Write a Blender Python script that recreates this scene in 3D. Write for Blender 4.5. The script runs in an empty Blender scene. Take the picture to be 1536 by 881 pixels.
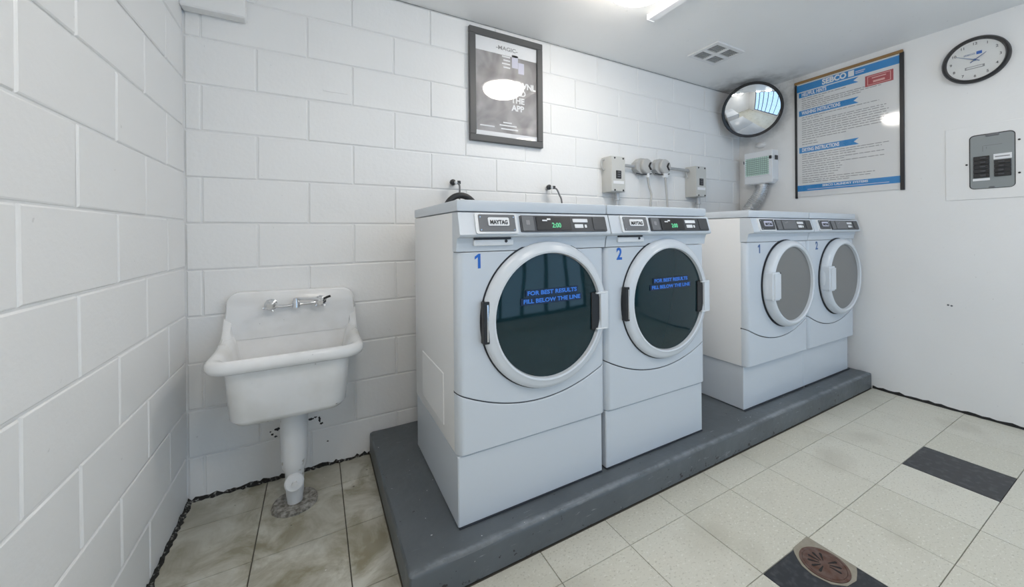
import bpy, bmesh, math, random
from mathutils import Vector, Matrix
random.seed(7)
PI = math.pi
scene = bpy.context.scene
COL = scene.collection

# ------------------------------------------------------------------ camera
IW, IH = 1536.0, 881.0
F_PX, PX, PY = 560.32, 782.8155, 350.93
YAW, PIT, ROL = 0.5036, -0.0021, -0.0091
cam = bpy.data.cameras.new('camera')
cam.sensor_width = 36.0
cam.sensor_fit = 'HORIZONTAL'
cam.lens = 36.0 * F_PX / IW
cam.shift_x = -(PX - IW / 2) / IW
cam.shift_y = -(IH / 2 - PY) / IW
cam.clip_start = 0.02
cam_ob = bpy.data.objects.new('camera', cam)
COL.objects.link(cam_ob)
fw = Vector((math.sin(YAW) * math.cos(PIT), math.cos(YAW) * math.cos(PIT), math.sin(PIT)))
r0 = Vector((math.cos(YAW), -math.sin(YAW), 0))
u0 = r0.cross(fw)
r1 = r0 * math.cos(ROL) + u0 * math.sin(ROL)
u1 = -r0 * math.sin(ROL) + u0 * math.cos(ROL)
m = Matrix((r1, u1, -fw)).transposed().to_4x4()
m.translation = Vector((0.4932, -2.1071, 1.1496))
cam_ob.matrix_world = m
scene.camera = cam_ob

# ------------------------------------------------------------------ sky and exposure
SKY_STRENGTH = .30
LAMP_STRENGTH = 4.9
world = bpy.data.worlds.new('sky')
scene.world = world
world.use_nodes = True
bg = world.node_tree.nodes['Background']
bg.inputs[0].default_value = (0.45, 0.70, 1.0, 1)
bg.inputs[1].default_value = SKY_STRENGTH
vs = scene.view_settings
vs.view_transform = 'Standard'
vs.look = 'None'
vs.exposure = 2.42
vs.gamma = 1.0
vs.use_curve_mapping = False

# ------------------------------------------------------------------ room dimensions (metres)
W, H = 4.025, 2.427          # right wall x, ceiling z ; back wall y = 0, left wall x = 0
YF = -3.5                    # wall behind the camera
PLZ = 0.115                  # plinth height


# ------------------------------------------------------------------ materials
def mat(name, col=(.8, .8, .8), rough=.5, metal=0.0, spec=.5, coat=0.0, emit=None, es=0.0, alpha=1.0):
    mt = bpy.data.materials.new(name)
    mt.use_nodes = True
    b = mt.node_tree.nodes['Principled BSDF']
    b.inputs['Base Color'].default_value = (*col, 1)
    b.inputs['Roughness'].default_value = rough
    b.inputs['Metallic'].default_value = metal
    b.inputs['Specular IOR Level'].default_value = spec
    b.inputs['Coat Weight'].default_value = coat
    if emit:
        b.inputs['Emission Color'].default_value = (*emit, 1)
        b.inputs['Emission Strength'].default_value = es
    return mt


class NT:
    """tiny node helper on a material"""
    def __init__(s, mt):
        s.t = mt.node_tree
        s.b = s.t.nodes['Principled BSDF']

    def n(s, kind, **kw):
        nd = s.t.nodes.new(kind)
        for k, v in kw.items():
            if k in nd.inputs:
                nd.inputs[k].default_value = v
            else:
                setattr(nd, k, v)
        return nd

    def l(s, a, b):
        s.t.links.new(a, b)

    def pos(s):
        return s.n('ShaderNodeNewGeometry').outputs['Position']

    def noise(s, scale, detail=4, vec=None, rough=.5, dist=0.0):
        nd = s.n('ShaderNodeTexNoise', Scale=scale, Detail=detail, Roughness=rough, Distortion=dist)
        s.l(vec if vec else s.pos(), nd.inputs['Vector'])
        return nd.outputs['Fac']

    def ramp(s, fac, a, b, ca=(0, 0, 0, 1), cb=(1, 1, 1, 1)):
        nd = s.n('ShaderNodeValToRGB')
        e = nd.color_ramp.elements
        e[0].position, e[1].position = a, b
        e[0].color, e[1].color = ca, cb
        s.l(fac, nd.inputs[0])
        return nd.outputs[0]

    def mix(s, fac, a, b):
        nd = s.n('ShaderNodeMix', data_type='RGBA')
        if isinstance(fac, (int, float)):
            nd.inputs[0].default_value = fac
        else:
            s.l(fac, nd.inputs[0])
        for i, c in ((6, a), (7, b)):
            if isinstance(c, tuple):
                nd.inputs[i].default_value = (*c[:3], 1)
            else:
                s.l(c, nd.inputs[i])
        return nd.outputs[2]

    def math(s, op, a, b=0.0):
        nd = s.n('ShaderNodeMath', operation=op)
        for i, v in enumerate((a, b)):
            if isinstance(v, (int, float)):
                nd.inputs[i].default_value = v
            else:
                s.l(v, nd.inputs[i])
        return nd.outputs[0]

    def color(s, c):
        s.l(c, s.b.inputs['Base Color'])

    def bump(s, h, strength=.3, dist=.01):
        nd = s.n('ShaderNodeBump', Strength=strength, Distance=dist)
        s.l(h, nd.inputs['Height'])
        s.l(nd.outputs[0], s.b.inputs['Normal'])


def wall_paint(name, col, bump=.25, mildew=False):
    mt = mat(name, col, .42)
    t = NT(mt)
    big = t.noise(1.7, 3)
    c = t.mix(t.ramp(big, .3, .7), tuple(x * .965 for x in col), col)
    sp = t.ramp(t.noise(46, 2), .745, .775)
    c = t.mix(t.math('MULTIPLY', sp, .30), c, (.45, .45, .44))
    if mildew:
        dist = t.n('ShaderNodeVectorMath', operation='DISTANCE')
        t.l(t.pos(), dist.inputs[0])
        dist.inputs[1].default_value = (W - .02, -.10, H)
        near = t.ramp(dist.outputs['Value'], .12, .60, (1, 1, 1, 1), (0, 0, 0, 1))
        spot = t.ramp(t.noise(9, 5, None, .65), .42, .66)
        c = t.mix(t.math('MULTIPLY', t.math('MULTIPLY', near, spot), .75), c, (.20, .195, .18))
    t.color(c)
    h = t.math('ADD', t.noise(60, 5), t.math('MULTIPLY', t.noise(9, 3), 1.4))
    t.bump(h, bump, .004)
    return mt


M = {}
M['block'] = wall_paint('painted block', (.89, .89, .885), .2)
M['mortar'] = wall_paint('painted mortar', (.87, .87, .865), .3)
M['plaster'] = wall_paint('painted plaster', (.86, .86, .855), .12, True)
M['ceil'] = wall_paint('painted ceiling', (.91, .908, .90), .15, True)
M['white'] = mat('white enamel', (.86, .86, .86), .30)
M['front'] = mat('white enamel front with painted blue light', (.63, .675, .725), .28)  # white machine enamel with dim bluish daylight mixed into its colour
M['white2'] = mat('white plastic', (.80, .82, .84), .22)
M['ringw'] = mat('door ring plastic', (.71, .745, .785), .24)
M['seam'] = mat('dark seam', (.03, .035, .045), .6)
M['black'] = mat('black plastic', (.018, .018, .02), .35)
M['darkgrey'] = mat('charcoal panel', (.055, .058, .065), .4)
M['midgrey'] = mat('grey panel', (.16, .165, .175), .4)
M['rubber'] = mat('black rubber', (.02, .02, .022), .45)
M['chrome'] = mat('chrome', (.75, .76, .78), .12, 1.0)
M['alum'] = mat('aluminium foil', (.66, .66, .66), .34, .75)
M['galv'] = mat('galvanised steel', (.55, .56, .57), .42, .6)
M['boxgrey'] = mat('grey enclosure paint', (.60, .60, .575), .4)
M['boxgreyside'] = mat('outlet grey', (.50, .50, .49), .45)
M['washglass'] = mat('dark door glass', (.006, .026, .033), .05, 0, .5)
M['drysteel'] = mat('grey dryer door panel', (.215, .215, .21), .3, .15)
M['blue'] = mat('blue vinyl', (.014, .135, .56), .4)
M['navy'] = mat('navy vinyl', (.05, .12, .30), .4)
M['band'] = mat('blue band', (.003, .016, .060), .3)
M['bandtext'] = mat('light blue print', (.05, .23, .80), .4)
M['posterblue'] = mat('poster blue', (.012, .25, .62), .35)
M['paper'] = mat('poster paper', (.78, .785, .785), .45)
M['print'] = mat('grey print', (.30, .30, .31), .6)
M['stamp'] = mat('red stamp', (.45, .06, .07), .5)
M['stamplt'] = mat('pink print', (.78, .45, .42), .5)
M['whiteprint'] = mat('white print', (.85, .86, .88), .5)
M['paleprint'] = mat('pale violet print', (.62, .62, .74), .5)
M['green'] = mat('green lcd', (.02, .2, .08), .4, emit=(.25, 1.0, .55), es=.10)
M['wood'] = mat('brown wood rail', (.30, .17, .06), .5)
M['frame'] = mat('charcoal frame', (.10, .10, .10), .42)
M['clockface'] = mat('clock face', (.80, .81, .80), .4)
M['panelgrey'] = mat('breaker panel grey', (.27, .295, .30), .4)
M['mirror'] = mat('mirror', (.86, .88, .90), .015, 1.0)
M['pan'] = mat('lamp pan white', (.8, .8, .8), .35)
M['diff'] = mat('lamp diffuser', (.9, .9, .88), .4, emit=(1.0, .935, .85), es=LAMP_STRENGTH)
M['ventdark'] = mat('vent grille grey', (.19, .19, .19), .6)
M['filterwire'] = mat('filter wire', (.20, .27, .245), .5)
M['filter'] = mat('green filter', (.60, .80, .72), .6)
M['winframe'] = mat('dark window frame', (.035, .04, .05), .4)


def clear_glass(name, gloss, rough, tint=(1, 1, 1)):
    mt = bpy.data.materials.new(name)
    mt.use_nodes = True
    t = mt.node_tree
    t.nodes.remove(t.nodes['Principled BSDF'])
    out = t.nodes['Material Output']
    a = t.nodes.new('ShaderNodeBsdfTransparent')
    a.inputs[0].default_value = (*tint, 1)
    g = t.nodes.new('ShaderNodeBsdfGlossy')
    g.inputs['Roughness'].default_value = rough
    f = t.nodes.new('ShaderNodeLayerWeight')
    f.inputs[0].default_value = .5
    pw_ = t.nodes.new('ShaderNodeMath')
    pw_.operation = 'POWER'
    pw_.inputs[1].default_value = 4.0
    mu = t.nodes.new('ShaderNodeMath')
    mu.operation = 'MULTIPLY_ADD'
    mu.inputs[1].default_value = .8
    mu.inputs[2].default_value = gloss
    x = t.nodes.new('ShaderNodeMixShader')
    t.links.new(f.outputs['Facing'], pw_.inputs[0])
    t.links.new(pw_.outputs[0], mu.inputs[0])
    t.links.new(mu.outputs[0], x.inputs[0])
    t.links.new(a.outputs[0], x.inputs[1])
    t.links.new(g.outputs[0], x.inputs[2])
    t.links.new(x.outputs[0], out.inputs[0])
    return mt


M['glass'] = clear_glass('clear pane', .045, .02)
M['sheet'] = clear_glass('clear acetate sheet', .035, .07)

# enamel of the old sink: worn and a little dirty
mt = mat('sink enamel', (.86, .86, .855), .22)
t = NT(mt)
c = t.mix(t.ramp(t.noise(5, 5), .45, .75), (.88, .88, .88), (.76, .75, .72))
c = t.mix(t.ramp(t.noise(38, 3), .73, .76), c, (.30, .28, .25))
t.color(c)
t.bump(t.noise(14, 3), .08, .004)
M['enamel'] = mt
mt = mat('painted iron pipe', (.74, .75, .76), .4)
t = NT(mt)
t.color(t.mix(t.ramp(t.noise(22, 5), .64, .72), (.76, .77, .78), (.34, .31, .25)))
t.bump(t.noise(30, 4), .25, .004)
M['pipe'] = mt
mt = mat('flange mortar', (.33, .32, .29), .85)
t = NT(mt)
t.color(t.mix(t.ramp(t.noise(60, 4), .35, .7), (.15, .14, .12), (.50, .48, .44)))
t.bump(t.noise(70, 5), .8, .006)
M['flange'] = mt

# painted concrete plinth: grey paint with scraped and chipped places
mt = mat('painted concrete', (.16, .18, .20), .42)
t = NT(mt)
c = t.mix(t.ramp(t.noise(3.2, 5), .3, .7), (.085, .098, .108), (.125, .142, .155))
scr = t.n('ShaderNodeMapping')
scr.inputs['Scale'].default_value = (9, 60, 60)
t.l(t.pos(), scr.inputs[0])
sc = t.ramp(t.noise(1.0, 4, scr.outputs[0], .6), .66, .74)
c = t.mix(t.math('MULTIPLY', sc, .38), c, (.52, .54, .56))
sep = t.n('ShaderNodeSeparateXYZ')
t.l(t.pos(), sep.inputs[0])
low = t.math('SUBTRACT', 1.0, t.math('MINIMUM', t.math('MULTIPLY', t.math('ABSOLUTE', sep.outputs['Z']), 13.0), 1.0))
chip = t.ramp(t.math('ADD', t.noise(34, 4, None, .62), t.math('MULTIPLY', low, .13)), .70, .725)
rim_y = t.math('SUBTRACT', 1.0, t.math('MINIMUM', t.math('MULTIPLY', t.math('ABSOLUTE', t.math('ADD', sep.outputs['Y'], .945)), 26.0), 1.0))
rim_z = t.math('MAXIMUM', t.math('SUBTRACT', t.math('MULTIPLY', sep.outputs['Z'], 30.0), 2.4), 0.0)
worn = t.ramp(t.math('MULTIPLY', t.math('MULTIPLY', rim_y, rim_z), t.noise(11, 5, None, .65)), .28, .52)
c = t.mix(t.math('MULTIPLY', worn, .45), c, (.36, .39, .42))
c = t.mix(chip, c, (.03, .03, .032))
fl = t.ramp(t.noise(75, 2), .76, .78)
c = t.mix(fl, c, (.6, .6, .6))
t.color(c)
t.bump(t.noise(22, 5), .35, .008)
M['plinth'] = mt

# vinyl tiles
mt = mat('cream vinyl tile', (.58, .56, .48), .38)
t = NT(mt)
oi = t.n('ShaderNodeObjectInfo').outputs['Random']
base = t.mix(oi, (.60, .585, .50), (.66, .645, .565))
st = t.n('ShaderNodeMapping')
st.inputs['Scale'].default_value = (1.0, 1.6, 1)
st.inputs['Rotation'].default_value = (0, 0, .5)
t.l(t.pos(), st.inputs[0])
c = t.mix(t.ramp(t.noise(95, 3, st.outputs[0]), .58, .68), base, (.48, .465, .39))
c = t.mix(t.ramp(t.noise(80, 3, st.outputs[0]), .32, .40, (1, 1, 1, 1), (0, 0, 0, 1)), c, (.73, .72, .65))
c = t.mix(t.math('MULTIPLY', t.ramp(t.noise(3.1, 5), .55, .75), .55), c, (.42, .40, .33))
t.color(c)
t.bump(t.noise(30, 3), .05, .002)
M['tile'] = mt
mt = mat('stained old tile', (.45, .42, .34), .45)
t = NT(mt)
oi = t.n('ShaderNodeObjectInfo').outputs['Random']
base = t.mix(oi, (.62, .61, .53), (.70, .685, .61))
c = t.mix(t.ramp(t.noise(6, 6, None, .65, .6), .38, .62), base, (.31, .28, .19))
c = t.mix(t.math('MULTIPLY', t.ramp(t.noise(2.6, 4), .45, .7), .6), c, (.50, .485, .42))
c = t.mix(t.ramp(t.noise(31, 3), .72, .75), c, (.10, .09, .07))
c = t.mix(t.ramp(t.noise(42, 2), .75, .77), c, (.78, .77, .72))
t.color(c)
t.bump(t.noise(24, 4), .12, .004)
M['oldtile'] = mt
mt = mat('charcoal vinyl tile', (.03, .032, .037), .4)
t = NT(mt)
c = t.mix(t.ramp(t.noise(40, 3), .5, .75), (.026, .028, .033), (.075, .078, .085))
c = t.mix(t.ramp(t.noise(34, 2), .74, .76), c, (.55, .55, .54))
t.color(c)
M['darktile'] = mt
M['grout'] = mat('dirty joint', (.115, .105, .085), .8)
mt = mat('concrete patch', (.40, .36, .29), .8)
t = NT(mt)
t.color(t.mix(t.noise(40, 5), (.22, .20, .155), (.36, .33, .27)))
t.bump(t.noise(60, 4), .4, .004)
M['patch'] = mt
mt = mat('rusty cast grate', (.22, .13, .10), .55, .3)
t = NT(mt)
t.color(t.mix(t.ramp(t.noise(50, 4), .35, .7), (.15, .10, .085), (.10, .042, .025)))
M['rust'] = mt
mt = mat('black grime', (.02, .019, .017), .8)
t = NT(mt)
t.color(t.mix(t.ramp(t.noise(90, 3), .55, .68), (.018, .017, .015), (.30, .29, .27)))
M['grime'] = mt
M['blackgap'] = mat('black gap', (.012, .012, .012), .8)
# grey poster photograph (soft abstract folds of laundry)
mt = mat('grey poster print', (.3, .3, .3), .5)
t = NT(mt)
mp = t.n('ShaderNodeMapping')
mp.inputs['Scale'].default_value = (3.2, 1, 2.4)
t.l(t.pos(), mp.inputs[0])
nz = t.noise(2.1, 4, mp.outputs[0], .45, 1.2)
t.color(t.mix(t.ramp(nz, .3, .7), (.20, .19, .19), (.46, .44, .445)))
M['photo'] = mt
M['patchpaint'] = M['block']
M['bare'] = mat('black paint scar', (.025, .025, .03), .7)


# ------------------------------------------------------------------ mesh helpers
def link(name, bm, material, parent=None, loc=None, smooth=None, rot=None):
    me = bpy.data.meshes.new(name)
    bmesh.ops.recalc_face_normals(bm, faces=bm.faces[:])
    if smooth is not None:
        for f in bm.faces:
            f.smooth = True
        for e in bm.edges:
            if len(e.link_faces) == 2 and e.calc_face_angle(0) > smooth:
                e.smooth = False
    bm.to_mesh(me)
    bm.free()
    me.materials.append(M[material] if isinstance(material, str) else material)
    o = bpy.data.objects.new(name, me)
    COL.objects.link(o)
    if parent:
        o.parent = parent
    if loc is not None:
        o.location = loc
    if rot is not None:
        o.rotation_euler = rot
    return o


def empty(name, loc=(0, 0, 0), rot=(0, 0, 0)):
    o = bpy.data.objects.new(name, None)
    o.empty_display_size = .05
    o.location = loc
    o.rotation_euler = rot
    COL.objects.link(o)
    return o


def tag(o, label, cat, group=None):
    o['label'] = label
    o['category'] = cat
    if group:
        o['group'] = group
    return o


def struct(o):
    o['kind'] = 'structure'
    return o


def box(bm, a, b, bev=0.0, seg=1):
    r = bmesh.ops.create_cube(bm, size=1)
    vs_ = r['verts']
    for v in vs_:
        for i in range(3):
            v.co[i] = a[i] if v.co[i] < 0 else b[i]
    if bev > 0:
        es = list({e for v in vs_ for e in v.link_edges})
        bmesh.ops.bevel(bm, geom=es, offset=bev, segments=seg, profile=.6, affect='EDGES')
    return bm


def nbox(a, b, bev=0.0, seg=1):
    return box(bmesh.new(), a, b, bev, seg)


def prism(bm, pts, axis, lo, hi):
    """extrude a polygon; pts are the two other coordinates in order"""
    def mk(p, h):
        if axis == 'y':
            return (p[0], h, p[1])
        if axis == 'x':
            return (h, p[0], p[1])
        return (p[0], p[1], h)
    a = [bm.verts.new(mk(p, lo)) for p in pts]
    b = [bm.verts.new(mk(p, hi)) for p in pts]
    n = len(pts)
    bm.faces.new(a)
    bm.faces.new(b[::-1])
    for i in range(n):
        j = (i + 1) % n
        bm.faces.new((a[i], b[i], b[j], a[j]))
    return bm


def rrect(x0, x1, z0, z1, r, n=5):
    out = []
    for cx, cz, a0 in ((x1 - r, z0 + r, -PI / 2), (x1 - r, z1 - r, 0), (x0 + r, z1 - r, PI / 2), (x0 + r, z0 + r, PI)):
        for k in range(n + 1):
            a = a0 + PI / 2 * k / n
            out.append((cx + r * math.cos(a), cz + r * math.sin(a)))
    return out


def lathe(bm, prof, n=48, axis='z', c=(0, 0, 0), caps=True):
    rings = []
    for r, h in prof:
        ring = []
        for k in range(n):
            a = 2 * PI * k / n
            p, q = r * math.cos(a), r * math.sin(a)
            if axis == 'z':
                co = (c[0] + p, c[1] + q, c[2] + h)
            elif axis == 'y':
                co = (c[0] + p, c[1] + h, c[2] + q)
            else:
                co = (c[0] + h, c[1] + p, c[2] + q)
            ring.append(bm.verts.new(co))
        rings.append(ring)
    for a, b in zip(rings, rings[1:]):
        for k in range(n):
            j = (k + 1) % n
            bm.faces.new((a[k], a[j], b[j], b[k]))
    if caps:
        bm.faces.new(rings[0])
        bm.faces.new(rings[-1][::-1])
    return bm


def smooth_path(pts, n=6):
    P = [Vector(p) for p in pts]
    if len(P) < 3:
        return P
    out = []
    for i in range(len(P) - 1):
        p0, p1, p2, p3 = P[max(i - 1, 0)], P[i], P[i + 1], P[min(i + 2, len(P) - 1)]
        for k in range(n):
            s = k / n
            out.append(.5 * ((2 * p1) + (p2 - p0) * s + (2 * p0 - 5 * p1 + 4 * p2 - p3) * s * s + (3 * p1 - p0 - 3 * p2 + p3) * s ** 3))
    out.append(P[-1])
    return out


def tube(bm, pts, rad, n=12, sm=6, rfun=None):
    P = smooth_path(pts, sm)
    rings = []
    up = None
    for i, p in enumerate(P):
        d = (P[min(i + 1, len(P) - 1)] - P[max(i - 1, 0)]).normalized()
        if up is None:
            up = d.orthogonal().normalized()
        else:
            up = (up - d * up.dot(d)).normalized()
        w = d.cross(up)
        r = rfun(i / (len(P) - 1)) if rfun else rad
        rings.append([bm.verts.new(p + (up * math.cos(2 * PI * k / n) + w * math.sin(2 * PI * k / n)) * r) for k in range(n)])
    for a, b in zip(rings, rings[1:]):
        for k in range(n):
            j = (k + 1) % n
            bm.faces.new((a[k], a[j], b[j], b[k]))
    bm.faces.new(rings[0][::-1])
    bm.faces.new(rings[-1])
    return bm


def text(name, s, size, material, parent, loc, rot=(PI / 2, 0, 0), align='CENTER', width=None, bold=0.0, depth=.0004):
    cu = bpy.data.curves.new(name, 'FONT')
    cu.body = s
    cu.size = size
    cu.align_x = align
    cu.align_y = 'CENTER'
    cu.extrude = depth
    cu.offset = bold
    cu.resolution_u = 3
    tmp = bpy.data.objects.new(name + '_src', cu)
    COL.objects.link(tmp)
    dg = bpy.context.evaluated_depsgraph_get()
    me = bpy.data.meshes.new_from_object(tmp.evaluated_get(dg))
    bpy.data.objects.remove(tmp)
    bpy.data.curves.remove(cu)
    if width and len(me.vertices):
        xs = [v.co.x for v in me.vertices]
        k = width / (max(xs) - min(xs))
        for v in me.vertices:
            v.co.x *= k
    me.materials.clear()
    me.materials.append(M[material])
    o = bpy.data.objects.new(name, me)
    COL.objects.link(o)
    o.parent = parent
    o.location = loc
    o.rotation_euler = rot
    return o


# ------------------------------------------------------------------ room shell
def shell(name, a, b, m_):
    return struct(link(name, nbox(a, b), m_))


JD = 0.0045    # joint depth: blocks stand this proud of the mortar
wall_back = shell('wall_back', (-.2, JD, -.1), (W + .2, .2, H + .1), 'mortar')
wall_left = shell('wall_left', (-.2, YF - .2, -.1), (-JD, JD, H + .1), 'mortar')
wall_right = shell('wall_right', (W, YF - .2, -.1), (W + .2, JD, H + .1), 'plaster')
ceiling = shell('ceiling', (-JD, YF, H), (W, JD, H + .1), 'ceil')
floor = shell('floor', (-JD, YF, -.1), (W, JD, -.004), 'grout')


def block_mesh(w, h, seed):
    """one painted block face: soft edges, slightly uneven; local x along the wall, -y out of it"""
    rnd = random.Random(seed)
    bm = bmesh.new()
    e, d = .0045, JD

    def j(s):
        return rnd.uniform(-s, s)
    loops = []
    for inset, y in ((0, 0.0), (.0015, -d * .55), (e, -d)):
        loop = []
        for sx, sz in ((0, 0), (1, 0), (1, 1), (0, 1)):
            x = inset if sx == 0 else w - inset
            z = inset if sz == 0 else h - inset
            loop.append(bm.verts.new((x + j(.0008), y + (j(.0007) if inset else 0), z + j(.0008))))
        loops.append(loop)
    for a, b in zip(loops, loops[1:]):
        for k in range(4):
            q = (k + 1) % 4
            bm.faces.new((a[k], a[q], b[q], b[k]))
    bm.faces.new(loops[-1])
    me = bpy.data.meshes.new('block')
    bmesh.ops.recalc_face_normals(bm, faces=bm.faces[:])
    for f in bm.faces:
        f.smooth = False
    bm.to_mesh(me)
    bm.free()
    me.materials.append(M['block'])
    return me


BC, BL, JW = .2032, .4064, .0052
_full = [block_mesh(BL - JW, BC - JW, s) for s in range(5)]
_cache = {}


def lay_blocks(parent, z0, joint_even, joint_odd, lo, hi, place):
    for k in range(-1, 11):
        za, zb = z0 + k * BC, z0 + (k + 1) * BC
        zb = min(zb, H)
        za = max(za, 0.0)
        off = joint_even if k % 2 == 0 else joint_odd
        s = off - BL * (math.ceil((off - lo) / BL))
        while s < hi - .02:
            a, b = max(s, lo), min(s + BL, hi)
            if b - a > .03:
                full = abs((b - a) - BL) < 1e-4 and abs((zb - za) - BC) < 1e-4
                if full:
                    me = random.choice(_full)
                else:
                    key = (round(b - a, 3), round(zb - za, 3))
                    me = _cache.get(key)
                    if me is None:
                        me = _cache[key] = block_mesh(b - a - JW, zb - za - JW, len(_cache) + 50)
                o = bpy.data.objects.new('block', me)
                COL.objects.link(o)
                o.parent = parent
                place(o, a + JW / 2, za + JW / 2 + random.uniform(-.0012, .0012), b - a)
            s += BL


def place_back(o, a, z, w):
    o.location = (a, JD + random.uniform(-.0008, .0006), z)
    o.rotation_euler = (0, random.uniform(-.003, .003), 0)


def place_left(o, a, z, w):
    # a runs along +y away from y=lo ; rotate so that local -y points to +x
    o.location = (-JD + random.uniform(-.0006, .0008), a, z)
    o.rotation_euler = (random.uniform(-.003, .003), 0, PI / 2)


lay_blocks(wall_back, .1882, .257, .463, 0.0, W, place_back)
lay_blocks(wall_left, .2014, -.622, -.825, -2.75, 0.0, place_left)

# floor tiles: one object per tile, cut at walls and plinth
TS, TX0, TY0 = .3019, .285, -.190
_tc = {}
PLX, PLY = .729, -.958


def tile_piece(a, b, c, d, material, gap):
    key = (round(b - a, 4), round(d - c, 4), material, gap)
    me = _tc.get(key)
    w, l = b - a, d - c
    if me is None:
        bm = bmesh.new()
        g = gap / 2
        lo = [bm.verts.new(p) for p in ((g, g, -.004), (w - g, g, -.004), (w - g, l - g, -.004), (g, l - g, -.004))]
        e = g + .0008
        hi = [bm.verts.new(p) for p in ((e, e, 0), (w - e, e, 0), (w - e, l - e, 0), (e, l - e, 0))]
        bm.faces.new(hi)
        for k in range(4):
            q = (k + 1) % 4
            bm.faces.new((lo[k], lo[q], hi[q], hi[k]))
        bmesh.ops.recalc_face_normals(bm, faces=bm.faces[:])
        me = bpy.data.meshes.new('floor_tile')
        bm.to_mesh(me)
        bm.free()
        me.materials.append(M[material])
        _tc[key] = me
    o = bpy.data.objects.new('floor_tile', me)
    COL.objects.link(o)
    o.parent = floor
    o.location = (a, c, random.uniform(-.0005, .0005))
    return o


for i in range(-1, 13):
    for j in range(-1, 12):
        a, b = max(TX0 + i * TS, 0), min(TX0 + (i + 1) * TS, W)
        d, c = min(TY0 - j * TS, 0), max(TY0 - (j + 1) * TS, YF)
        if b - a < .01 or d - c < .01:
            continue
        if (i, j) in ((5, 4), (9, 4)):
            tile_piece(a, b, c, d, 'darktile', .0012)
            continue
        if d <= PLY + 1e-6:
            tile_piece(a, b, c, d, 'tile', .0016)
        elif a < PLX:
            bb = min(b, PLX)
            if c < PLY and b > PLX:
                tile_piece(a, b, c, PLY, 'tile', .0016)
                c = PLY
            tile_piece(a, bb, c, d, 'oldtile', .0032)
        elif c < PLY:
            tile_piece(a, b, c, PLY, 'tile', .0016)


# ragged dark gap along wall feet (no skirting: the floor edge is open and grimy)
def ragged(name, p0, p1, out, material, hmin, hmax, wmin, wmax, n, seed):
    rnd = random.Random(seed)
    p0, p1, out = Vector(p0), Vector(p1), Vector(out)
    bm = bmesh.new()
    prev = None
    for k in range(n + 1):
        p = p0.lerp(p1, k / n)
        hh, ww = rnd.uniform(hmin, hmax), rnd.uniform(wmin, wmax)
        row = [bm.verts.new(p + Vector((0, 0, 0))), bm.verts.new(p + Vector((0, 0, hh))),
               bm.verts.new(p + out * .0025 + Vector((0, 0, hh * .8))), bm.verts.new(p + out * ww + Vector((0, 0, .0015))),
               bm.verts.new(p + out * ww)]
        if prev:
            for q in range(5):
                z = (q + 1) % 5
                bm.faces.new((prev[q], prev[z], row[z], row[q]))
        else:
            bm.faces.new(row)
        prev = row
    bm.faces.new(prev[::-1])
    o = link(name, bm, material)
    return struct(o)


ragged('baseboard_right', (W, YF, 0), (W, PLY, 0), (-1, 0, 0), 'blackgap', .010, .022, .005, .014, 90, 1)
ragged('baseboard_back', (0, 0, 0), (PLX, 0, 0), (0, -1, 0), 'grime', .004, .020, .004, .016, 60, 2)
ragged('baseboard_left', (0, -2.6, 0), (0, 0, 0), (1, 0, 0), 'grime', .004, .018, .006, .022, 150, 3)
# mottled dark line where ceiling paint meets the back wall
ragged('trim_2', (.6, 0, H - .004), (W, 0, H - .004), (0, -1, 0), mat('ceiling crack', (.33, .33, .33), .8), .0005, .004, .0006, .0035, 160, 4)

# boxed-in ledge in the upper left corner
struct(link('trim_1', nbox((0, -.06, 2.118), (.226, .0, H), .006), 'block'))

# square repaired patch on the back wall, smeared over with paint
bm = bmesh.new()
bm2 = prism(bm, rrect(.530, .645, 1.868, 1.962, .006, 3), 'y', -.0035, .002)
link('repair_patch', bm2, 'block', wall_back)


# black scars around the drain pipe on the wall below the sink
def blob(name, cx, cz, rx, rz, seed, parent, material='bare'):
    rnd = random.Random(seed)
    pts = []
    for k in range(14):
        a = 2 * PI * k / 14
        s = rnd.uniform(.55, 1.15)
        pts.append((cx + rx * s * math.cos(a), cz + rz * s * math.sin(a)))
    return link(name, prism(bmesh.new(), pts, 'y', -.0012, .002), material, parent)


for k, (x, z, rx, rz) in enumerate(((.325, .232, .012, .008), (.305, .212, .006, .006), (.318, .200, .007, .005), (.297, .226, .004, .004),
                                    (.462, .246, .014, .006), (.482, .250, .008, .004), (.500, .238, .006, .016), (.508, .214, .008, .006), (.448, .222, .005, .004),
                                    (.535, .118, .005, .004))):
    blob('paint_scar', x, z, rx, rz, 20 + k, wall_back)
for k, (y, z) in enumerate(((-1.33, .665), (-1.345, .662))):
    bm = lathe(bmesh.new(), [(.006, .001), (.005, -.002)], 10, 'x', (W, y, z))
    link('screw_hole', bm, 'midgrey', wall_right)

# wall behind the camera with the daylight window (seen in the corner mirror and door glass)
WX0, WX1, WZ0, WZ1 = .95, 3.95, .15, 2.34
wf = bmesh.new()
box(wf, (-JD, YF - .2, -.1), (WX0, YF, H))
box(wf, (WX1, YF - .2, -.1), (W, YF, H))
box(wf, (WX0, YF - .2, -.1), (WX1, YF, WZ0))
box(wf, (WX0, YF - .2, WZ1), (WX1, YF, H))
wall_front = struct(link('wall_front', wf, 'plaster'))
win = struct(empty('window_1', ((WX0 + WX1) / 2, YF, WZ0)))
fx = (WX1 - WX0) / 2
fz = WZ1 - WZ0
bm = bmesh.new()
box(bm, (-fx, -.12, 0), (fx, -.05, .05))
box(bm, (-fx, -.12, fz - .05), (fx, -.05, fz))
box(bm, (-fx, -.12, .05), (-fx + .05, -.05, fz - .05))
box(bm, (fx - .05, -.12, .05), (fx, -.05, fz - .05))
link('window_frame', bm, 'winframe', win)
NP = 6
pw = (2 * fx - .1) / NP
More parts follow.
